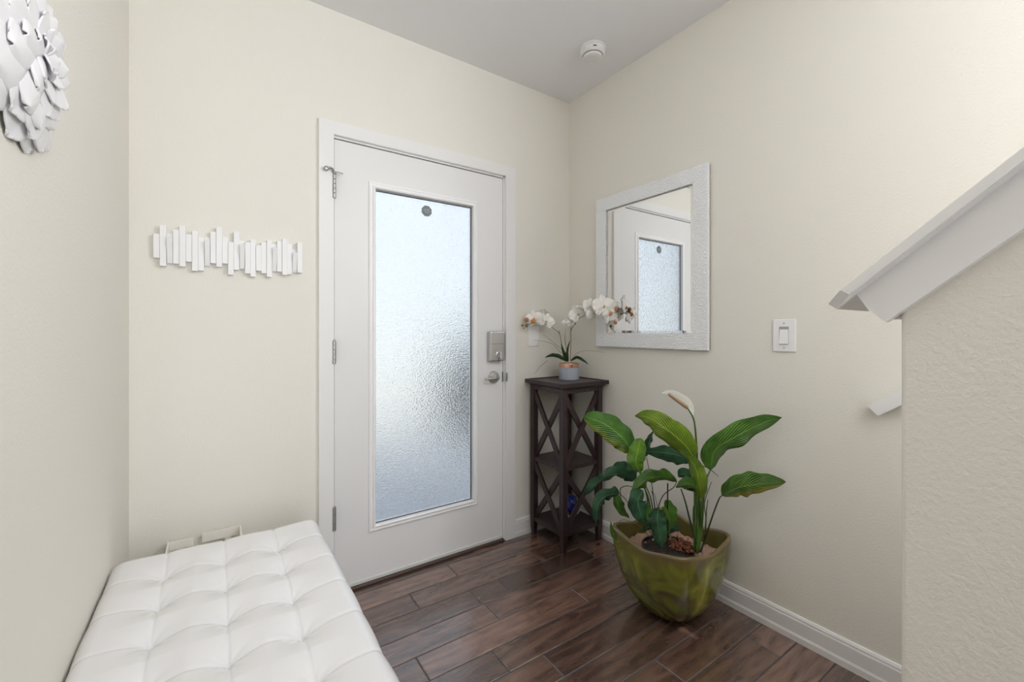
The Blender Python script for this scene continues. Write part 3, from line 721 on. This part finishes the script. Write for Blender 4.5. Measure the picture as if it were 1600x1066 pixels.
for i, (p, r, f, sp2) in enumerate(bl): blossom(o6(*p), r*1.08, f, sp2, i, 1.0 if i in (0, 10) else .55)
for (p, r, mm) in (((135,355,-.05), .0125, 'bud'), ((195,368,-.085), .0125, 'lip'), ((135,408,-.05), .0095, 'budg'), ((95,408,-.05), .0060, 'budg'), ((108,432,-.05), .0050, 'bud'), ((965,253,-.22), .0105, 'bud'), ((988,275,-.22), .0075, 'budg')):
    b = nb(); bmesh.ops.create_uvsphere(b, u_segments=14, v_segments=10, radius=r)
    for v in b.verts: v.co.z *= 1.15
    bmesh.ops.translate(b, verts=b.verts, vec=o6(*p)); link('bud', b, M[mm], t, smooth=True)

# ------------------------------------------------------------------ green planter
pc = Vector((1.600, 1.140, 0))
def pot_ring(bm, hw, z, n=72, e=3.6, rimwave=0):
    ring = []
    for k in range(n):
        a = 2*math.pi*k/n; c_, s_ = math.cos(a), math.sin(a)
        r = (abs(c_)**e+abs(s_)**e)**(-1/e)
        wv_ = rimwave*(-math.cos(4*a))  # + at the corners
        ring.append(bm.verts.new(pc+Vector((c_*r*hw, s_*r*hw, z+wv_))))
    return ring
def loft(bm, rings, cap0=True, cap1=False):
    fs = []
    for a, b_ in zip(rings, rings[1:]):
        n = len(a)
        for k in range(n): fs.append(bm.faces.new((a[k], a[(k+1)%n], b_[(k+1)%n], b_[k])))
    if cap0: fs.append(bm.faces.new(rings[0][::-1]))
    if cap1: fs.append(bm.faces.new(rings[-1]))
    return fs
t = thing('planter', pc, 'large olive green glazed ceramic planter with wavy square rim on the floor', 'planter')
b = nb(); prof = [(.066, .000, 2.2), (.090, .005, 2.3), (.113, .018, 2.4), (.136, .042, 2.6), (.158, .082, 2.9), (.174, .130, 3.4), (.185, .185, 4.0), (.190, .235, 4.8), (.191, .275, 5.6), (.190, .310, 6.0)]
rings = [pot_ring(b, hw, z, e=e, rimwave=.014*max(0, (z-.15)/.16)) for hw, z, e in prof]
loft(b, rings); bmesh.ops.recalc_face_normals(b, faces=b.faces)
body = link('planter_body', b, M['glaze'], t, smooth=True)
b = nb(); prof = [(.190, .308), (.1905, .315), (.188, .320), (.183, .3215), (.180, .320), (.178, .315), (.178, .308)]
loft(b, [pot_ring(b, hw, z, e=6, rimwave=.0142) for hw, z in prof], False); bmesh.ops.recalc_face_normals(b, faces=b.faces)
link('rim', b, M['glazerim'], t, smooth=True)['label'] = 'worn bronze-brown glazed rim'
b = nb(); prof = [(.1775, .310, 6), (.172, .28, 5), (.168, .24, 4), (.16, .20, 3.5), (.14, .18, 3)]
loft(b, [pot_ring(b, hw, z, e=e, rimwave=.014*max(0, (z-.2)/.11)) for hw, z, e in prof], False, True)
for f in b.faces: f.normal_flip()
link('planter_interior', b, M['glazein'], t, smooth=True)
# packing paper
b = nb(); n = 26; grid = []
for i in range(n+1):
    row = []
    for j in range(n+1):
        u, v = i/n*2-1, j/n*2-1
        p = Vector((u*.162, v*.162, 0)); z = .246+.028*noise.noise(Vector((u*3.1, v*3.1, 2)))+.014*abs(noise.noise(Vector((u*8, v*8, 5))))*2
        row.append(b.verts.new(pc+Vector((p.x, p.y, z))))
    grid.append(row)
for i in range(n):
    for j in range(n):
        u, v = (i+.5)/n*2-1, (j+.5)/n*2-1
        if abs(u)**4+abs(v)**4 < 1.02: b.faces.new((grid[i][j], grid[i+1][j], grid[i+1][j+1], grid[i][j+1]))
o = link('packing_paper', b, M['paper'], loc=pc+Vector((0, 0, .25))); tag(o, 'crumpled brown packing paper stuffed inside the green planter around the nursery pot', 'paper')
s = o.modifiers.new('solid', 'SOLIDIFY'); s.thickness = .001

# ------------------------------------------------------------------ peace lily
q8 = lambda cx, cy, t_: at(890+cx/2.806, 600+cy/2.806, t_+.05)
np_ = Vector((1.570, 1.130, .170))
t = thing('peace_lily', Vector((np_.x, np_.y, .17)), 'leafy green peace lily with one faded flower, growing in the green planter', 'plant')
b = nb(); lathe(b, [(.080, 0), (.102, .095), (.106, .096), (.106, .106), (.101, .106), (.098, .08)], np_, seg=36)
link('nursery_pot', b, M['blackplastic'], t)
b = nb(); lathe(b, [(.097, .085), (.097, .094), (.05, .100), (.01, .102)], np_, seg=30)
link('soil', b, M['soil'], t)
random.seed(9)
b = nb(); ctr = at(1082, 864, 1.60)
for k in range(150):
    a, r = random.uniform(0, 6.28), random.uniform(0, .062)
    s = nb(); bmesh.ops.create_icosphere(s, subdivisions=1, radius=random.uniform(.003, .007))
    M4 = Matrix.Translation(Vector((np_.x+.045+r*math.cos(a), np_.y-.03+r*math.sin(a)*1.3, .276+random.uniform(0, .014)))) @ Matrix.Rotation(random.uniform(0, 3), 4, 'X') @ Matrix.Rotation(random.uniform(0, 3), 4, 'Z') @ Matrix.Diagonal((1.6, .8, .6, 1))
    xform(s, M4); me = bpy.data.meshes.new('tmp'); s.to_mesh(me); s.free(); b.from_mesh(me); bpy.data.meshes.remove(me)
o = link('bark_mulch', b, M['bark'], t); o['kind'] = 'stuff'
base = at(1090, 864, 1.76)      # crown of the right clump
base2 = at(1030, 850, 1.82)     # crown of the left clump
def stem_to(b0, j, pts): return [b0+Vector(j)] + pts
TB = base.dot(VD)-.05; TL = base2.dot(VD)-.05
# right clump
leaf(t, [q8(617,378,1.66), q8(640,290,1.64), q8(740,225,1.61), q8(850,170,1.585), q8(930,147,1.57)], .098, 'leaf', 12, .22, .05, 11, stem=stem_to(base, (.006, 0, 0), [q8(578,640,TB), q8(588,500,1.66), q8(600,420,1.66), q8(617,378,1.66)]), stem_r=.0042, label='large lance-shaped leaf reaching up to the right', shape=(.52,.92), twist=-12)
leaf(t, [q8(668,490,1.63), q8(740,455,1.61), q8(830,440,1.60), q8(948,430,1.59)], .104, 'leafyellow', 14, .18, .018, 12, stem=stem_to(base, (.014, -.004, 0), [q8(600,660,TB), q8(630,570,1.65), q8(655,505,1.63), q8(668,490,1.63)]), stem_r=.0030, stem_mat='dkstem', label='lower right leaf with a yellowing edge', shape=(.6,.75), )
leaf(t, [q8(548,325,1.66), q8(500,262,1.64), q8(420,195,1.62), q8(345,148,1.63), q8(285,140,1.64)], .098, 'leafyg', -14, .32, .05, 13, stem=stem_to(base, (-.006, .0, 0), [q8(560,640,TB), q8(556,500,1.67), q8(552,400,1.66), q8(548,325,1.66)]), stem_r=.0048, shape=(.52,.9))
leaf(t, [q8(530,335,1.72), q8(470,312,1.74), q8(400,300,1.75), q8(318,296,1.75)], .070, 'leafdark', 28, .2, .05, 14, stem=stem_to(base, (-.01, .01, 0), [q8(548,600,TB), q8(545,430,1.72), q8(530,335,1.72)]), stem_r=.003, shape=(.52,.9))
leaf(t, [q8(578,505,1.64), q8(570,440,1.62), q8(552,370,1.62), q8(520,318,1.63)], .064, 'leafyg', -30, .5, .04, 15, stem=stem_to(base, (0, .006, 0), [q8(572,620,TB), q8(576,540,1.65), q8(578,505,1.64)]), stem_r=.004, shape=(.55,.6))
leaf(t, [q8(560,468,1.68), q8(530,425,1.68), q8(500,395,1.69), q8(476,408,1.70)], .070, 'leafdark', 20, .3, .05, 16, stem=stem_to(base, (-.004, .008, 0), [q8(562,600,TB), q8(562,530,1.68), q8(560,468,1.68)]), stem_r=.003)
leaf(t, [q8(562,455,1.64), q8(535,440,1.63), q8(500,442,1.63), q8(465,455,1.64)], .062, 'leaf', -20, .2, .05, 17)
# flower
b = nb(); tube(b, [base, q8(572,600,TB), q8(562,430,1.68), q8(558,300,1.67), q8(550,190,1.66), q8(540,145,1.655), q8(515,103,1.65)], .0052, .0026, n=26, seg=10); link('flower_stem', b, M['stem'], t, smooth=True)
b = nb(); tube(b, [q8(515,103,1.65), q8(475,75,1.645), q8(435,45,1.64)], .0078, .0058, n=10, seg=12); sdx = link('spadix', b, M['spadix'], t, smooth=True)
leaf(t, [q8(545,140,1.665), q8(530,90,1.70), q8(490,55,1.71), q8(440,38,1.69), q8(405,40,1.67)], .034, 'spathe', 20, .4, .03, 31, name='spathe', label='papery white spathe')
# extra stalks
for pts, r, mm in (([(556,700,TB), (528,600,TB), (508,520,1.68), (488,460,1.67)], .0045, 'dkstem'), ([(590,690,TB), (598,600,1.7), (592,520,1.7), (622,430,1.69)], .0022, 'dkstem'), ([(572,355,1.66), (612,372,1.66), (652,405,1.65)], .0022, 'dkstem'),
                   ([(545,660,TB), (542,560,1.7), (546,530,1.7)], .0032, 'stem'), ([(596,640,TB), (600,560,1.69), (606,508,1.68)], .0028, 'stem')):
    b = nb(); tube(b, [q8(*p) for p in pts], r, r*.5, n=12); link('stalk', b, M[mm], t, smooth=True)
# left clump
leaf(t, [q8(272,298,1.70), q8(235,240,1.68), q8(160,180,1.67), q8(62,140,1.68)], .100, 'leaftop', 10, .22, .04, 18, stem=stem_to(base2, (-.01, 0, 0), [q8(350,610,TL), q8(340,500,1.70), q8(305,380,1.70), q8(272,298,1.70)]), stem_r=.0032, label='large glossy leaf at upper left', shape=(.45,.52))
leaf(t, [q8(312,388,1.66), q8(290,345,1.65), q8(300,290,1.65), q8(312,238,1.66)], .068, 'leafbright', -15, .3, .05, 19, stem=stem_to(base2, (0, 0, 0), [q8(372,600,TL), q8(355,500,1.68), q8(325,430,1.67), q8(312,388,1.66)]), stem_r=.0028, shape=(.5,.5), label='bright new green leaf')
leaf(t, [q8(336,318,1.76), q8(336,290,1.76), q8(350,250,1.76), q8(366,206,1.76)], .042, 'leafdark', 20, .3, .05, 20, stem=stem_to(base2, (.01, .01, 0), [q8(375,560,TL), q8(362,450,1.75), q8(345,360,1.76), q8(336,318,1.76)]), stem_r=.0018, stem_mat='dkstem')
leaf(t, [q8(292,415,1.74), q8(260,390,1.74), q8(225,370,1.74), q8(190,358,1.75)], .070, 'leafdark', 15, .3, .06, 21, shape=(.4,.6))
leaf(t, [q8(292,415,1.70), q8(225,395,1.68), q8(150,412,1.66), q8(62,488,1.66)], .070, 'leafdark', -35, .25, .06, 22, stem=stem_to(base2, (-.008, -.004, 0), [q8(365,600,TL), q8(345,500,1.69), q8(318,440,1.70), q8(292,415,1.70)]), stem_r=.0026, stem_mat='dkstem', shape=(.6,.55))
leaf(t, [q8(218,482,1.66), q8(165,490,1.64), q8(125,530,1.63), q8(115,618,1.63)], .066, 'leafdark', -25, .25, .06, 23, shape=(.52,.9), stem=[base2+Vector((-.02, -.01, .0)), q8(330,610,TL), q8(270,540,1.66), q8(245,505,1.66), q8(218,482,1.66)], stem_r=.0018, stem_mat='dkstem')
leaf(t, [q8(200,480,1.67), q8(210,520,1.66), q8(225,560,1.66), q8(262,590,1.66)], .044, 'leaf', 30, .4, .05, 24, shape=(.6,.8))
leaf(t, [q8(470,428,1.67), q8(410,408,1.65), q8(340,420,1.63), q8(275,476,1.62)], .076, 'leaf', -30, .25, .05, 25, shape=(.75,.45), stem=[base2+Vector((.015, 0, 0)), q8(388,560,TL), q8(410,490,1.69), q8(455,455,1.68), q8(470,428,1.67)], stem_r=.0020, stem_mat='dkstem')
leaf(t, [q8(322,468,1.62), q8(300,510,1.60), q8(310,565,1.60), q8(330,618,1.61)], .074, 'leafdark', -10, .25, .04, 26, shape=(.52,.78))
leaf(t, [q8(388,545,1.62), q8(385,600,1.60), q8(395,660,1.60), q8(405,722,1.60)], .066, 'leafdark', 15, .35, .05, 27, shape=(.52,.78), stem=[base2+Vector((.0, 0, 0)), q8(380,600,1.64), q8(380,560,1.63), q8(388,545,1.62)])
leaf(t, [q8(428,508,1.66), q8(440,560,1.66), q8(440,610,1.66), q8(435,665,1.66)], .050, 'leaf', 35, .4, .05, 28, shape=(.52,.78))
leaf(t, [q8(375,570,1.67), q8(362,600,1.67), q8(350,560,1.68), q8(335,520,1.68)], .036, 'leaf', 20, .4, .05, 33, shape=(.52,.78))
leaf(t, [q8(405,540,1.61), q8(422,560,1.60), q8(436,600,1.60)], .018, 'leafbright', 15, .4, .03, 34)
leaf(t, [q8(390,630,1.64), q8(350,630,1.62), q8(310,645,1.61)], .034, 'leafdark', -25, .3, .05, 29)
leaf(t, [q8(445,655,1.62), q8(465,635,1.61), q8(492,628,1.61)], .026, 'leafdark', 20, .3, .05, 30, stem=[base2+Vector((.03, -.02, 0)), q8(440,690,1.62), q8(445,655,1.62)], stem_r=.0014)
leaf(t, [q8(205,692,1.66), q8(188,650,1.65), q8(180,605,1.65)], .016, 'leafbright', 10, .3, .03, 32, stem=[base2+Vector((-.03, -.0, .01)), q8(300,620,1.69), q8(220,600,1.68), q8(216,690,1.655), q8(205,692,1.66)], stem_r=.0012)
for pts, r in (([(225,492,1.68), (222,462,1.68), (245,448,1.68), (278,452,1.69)], .0022), ([(380,600,TL), (368,500,1.70), (360,470,1.69)], .0026), ([(395,600,TL), (385,540,1.7), (372,480,1.70)], .0014)):
    b = nb(); tube(b, [q8(*p) for p in pts], r, r*.6, n=12); link('stalk', b, M['dkstem'], t, smooth=True)
b = nb(); sb_ = q8(430,690,1.63); st_ = q8(430,436,1.63)
tube(b, [Vector((sb_.x, sb_.y, .26)), (sb_+st_)/2, st_], .0026, .0026, n=4); o = link('plant_stake', b, M['black'], t); o['label'] = 'thin black plastic stake'
leaf(t, [q8(272,470,1.65), q8(266,500,1.65), q8(262,528,1.65)], .024, 'spathe', 10, .3, .03, 35, name='spathe', label='small pale drooping spathe')

# ------------------------------------------------------------------ tufted bench
BX0, BX1, BY0, BY1, BZ = -.253, .306, .600, 1.718, .505
t = thing('tufted_bench', ((BX0+BX1)/2, (BY0+BY1)/2, 0), 'white button-tufted leatherette storage bench along the left wall', 'bench')
R_ = .036; arc = R_*math.pi/2; ext = arc+.085
ix0, ix1, iy0, iy1 = BX0+R_, BX1-R_, BY0+R_, BY1-R_
cols = [-.121, .022, .163]; rows = [1.565-.158*k for k in range(6)]
b = nb(); st = .0032
xs = [ix0-ext+st*i for i in range(int((ix1-ix0+2*ext)/st)+2)]; ys = [iy0-ext+st*i for i in range(int((iy1-iy0+2*ext)/st)+2)]
def hgt(a, c_):
    du = min(abs(a-q) for q in cols); iv = min(range(len(rows)), key=lambda k: abs(c_-rows[k])); dv = abs(c_-rows[iv])
    dt = math.hypot(du, dv)
    h_ = -.026*math.exp(-(dt/.036)**1.15)
    fade_u = 1/(1+(du/.2)**4)
    h_ -= .0045*math.exp(-(du/.0035)) + .0015*math.exp(-(du/.04)**1.5)
    h_ -= (.0038*math.exp(-(dv/.0035)) + .0015*math.exp(-(dv/.035)**1.5))*(1 if a > cols[0] else .5)
    # pulled folds radiating from the buttons
    an = math.atan2(c_-rows[iv], a-min(cols, key=lambda q: abs(a-q)))
    h_ += .0012*math.sin(an*7+iv*2)*math.exp(-(dt/.035)**2)
    h_ += .0025*noise.noise(Vector((a*9, c_*9, 1)))
    return h_
g = []
for x in xs:
    row = []
    for y in ys:
        cx_, cy2 = min(max(x, ix0), ix1), min(max(y, iy0), iy1); dx_, dy_ = x-cx_, y-cy2; dl = math.hypot(dx_, dy_)
        if dl < 1e-6: pos = Vector((x, y, BZ)); nrm_ = Vector((0, 0, 1))
        else:
            di = Vector((dx_/dl, dy_/dl, 0)); dl = min(dl, ext)
            if dl <= arc: th_ = dl/R_; pos = Vector((cx_, cy2, BZ-R_))+di*R_*math.sin(th_)+Vector((0, 0, R_*math.cos(th_))); nrm_ = di*math.sin(th_)+Vector((0, 0, math.cos(th_)))
            else: pos = Vector((cx_, cy2, BZ-R_-(dl-arc)))+di*R_; nrm_ = di
        edge = min(1, max(0, (ext-dl)/.05)) if dl > arc else 1
        row.append(b.verts.new(pos+nrm_*hgt(x, y)*edge))
    g.append(row)
for i in range(len(xs)-1):
    for j in range(len(ys)-1): b.faces.new((g[i][j], g[i+1][j], g[i+1][j+1], g[i][j+1]))
bmesh.ops.remove_doubles(b, verts=b.verts, dist=1e-5)
link('cushion_top', b, M['leather'], t, smooth=True)
b = nb()
for x in cols:
    for y in rows:
        s = nb(); bmesh.ops.create_uvsphere(s, u_segments=12, v_segments=8, radius=.0055)
        for v in s.verts: v.co = Vector((v.co.x+x, v.co.y+y, v.co.z*.4+BZ+hgt(x, y)-.0005))
        me = bpy.data.meshes.new('tmp'); s.to_mesh(me); s.free(); b.from_mesh(me); bpy.data.meshes.remove(me)
b.free()
b = nb(); box(b, BX0+.010, BX1-.010, BY0+.010, BY1-.010, .05, BZ-.11, .008, 3); link('bench_box', b, M['leather'], t)
for x in (BX0+.05, BX1-.05):
    for y in (BY0+.05, BY1-.05):
        b = nb(); lathe(b, [(.016, 0), (.022, .05)], (x, y, 0), seg=20); link('foot', b, M['wood_foot'], t)

# ------------------------------------------------------------------ cream crate behind the bench
t = thing('storage_crate', (-.01, 1.93, 0), 'cream open-topped slotted crate on the floor between white bench and door wall', 'crate')
CX0, CX1, CY0, CY1, CZ = -.146, .083, 1.84, 2.024, .412
b = nb(); ya, yb2 = CY1-.006, CY1
box(b, CX0+.0065, -.068, ya, yb2, CZ-.036, CZ-.007); box(b, -.043, CX1-.0065, ya, yb2, CZ-.033, CZ)
box(b, .030, .050, ya+.0005, yb2-.0005, .353, CZ-.0335); box(b, -.12, -.10, ya+.0005, yb2-.0005, .353, CZ-.0365)
box(b, CX0+.0065, CX1-.0065, ya, yb2, .04, .3525)
link('back_panel', b, M['cream'], t)
for x in (CX0, CX1-.006):
    b = nb(); box(b, x, x+.006, CY0, CY1, .0125, CZ-(.006 if x < 0 else 0)); link('side_panel', b, M['cream'], t)
b = nb(); box(b, CX0, CX1, CY0-.0065, CY0-.0005, .0125, .36); link('front_panel', b, M['cream'], t)
b = nb(); box(b, CX0, CX1, CY0, CY1, 0, .012); link('bottom_panel', b, M['cream'], t)

# ------------------------------------------------------------------ wall flower sculpture
fc = Vector((XL, .978, 1.615))
t = thing('wall_flower_sculpture', fc, 'large glossy white sculpted peony blossom hanging on the left wall', 'wall art')
random.seed(3)
def sculpt_petal(ang, r0, R, wd, tilt, dome, lift, seed, curl=0.):
    """a broad smooth petal from radius r0 to R: domed across, tip curling up, thin edge"""
    rnd = random.Random(seed); bm = nb(); nu, nv = 14, 14; gg = []; ln = R-r0
    tl = math.radians(tilt); a1, a2 = rnd.uniform(-1, 1), rnd.uniform(0, 6)
    for i in range(nv+1):
        v = 1-(1-i/nv)**1.9; row = []
        hw = wd*((.42+.58*math.sin(math.pi/2*v/.55)) if v < .55 else math.sqrt(max(.003, 1-((v-.55)/.452)**2))*(1-.12*(v-.55)))
        for j in range(nu+1):
            u = j/nu*2-1
            x = u*hw*(1+.05*math.sin(v*6+a2)); y = v*ln*(1-.03*u*u)
            zz = dome*wd*(1-u*u)*math.sin(math.pi*min(1, v*.85+.1)) + curl*ln*v**3*(1+.35*a1*u) + .05*wd*math.sin(u*3.3+a2)*v
            yy = y*math.cos(tl)-zz*math.sin(tl)+r0; z2 = y*math.sin(tl)+zz*math.cos(tl)+lift
            xr = x*math.cos(ang)-yy*math.sin(ang); yr = x*math.sin(ang)+yy*math.cos(ang)
            row.append(bm.verts.new(fc+Vector((z2, xr, yr))))
        gg.append(row)
    for i in range(nv):
        for j in range(nu): bm.faces.new((gg[i][j], gg[i][j+1], gg[i+1][j+1], gg[i+1][j]))
    o = link('petal', bm, M['ceramicwhite'], t, smooth=True); s = o.modifiers.new('solid', 'SOLIDIFY'); s.thickness = .0025; s.offset = 0
k = 0
for (n, r0, R, wd, tilt, dome, lift, curl) in ((11, .03, .162, .050, -3, .20, .015, -.06), (11, .025, .143, .048, -1, .22, .019, -.03), (10, .02, .121, .041, 2, .25, .022, .0), (9, .015, .097, .036, 6, .28, .024, .04), (8, .01, .073, .029, 12, .3, .025, .08), (7, .006, .050, .021, 23, .3, .025, .12), (5, .003, .030, .014, 40, .25, .025, .15)):
    for i in range(n):
        sculpt_petal(2*math.pi*(i+.5*(k % 2)+random.uniform(-.16, .16))/n, r0, R*random.uniform(.92, 1.07), wd*random.uniform(.92, 1.08), tilt+random.uniform(-2, 2), dome, lift, k*13+i, curl)
    k += 1
b = nb(); lathe(b, [(.07, 0), (.07, .008), (.04, .02), (.012, .024)], fc, 'x', 32)
for v in b.verts: v.co.x = 2*fc.x-v.co.x
bmesh.ops.recalc_face_normals(b, faces=b.faces); link('flower_base', b, M['ceramicwhite'], t)
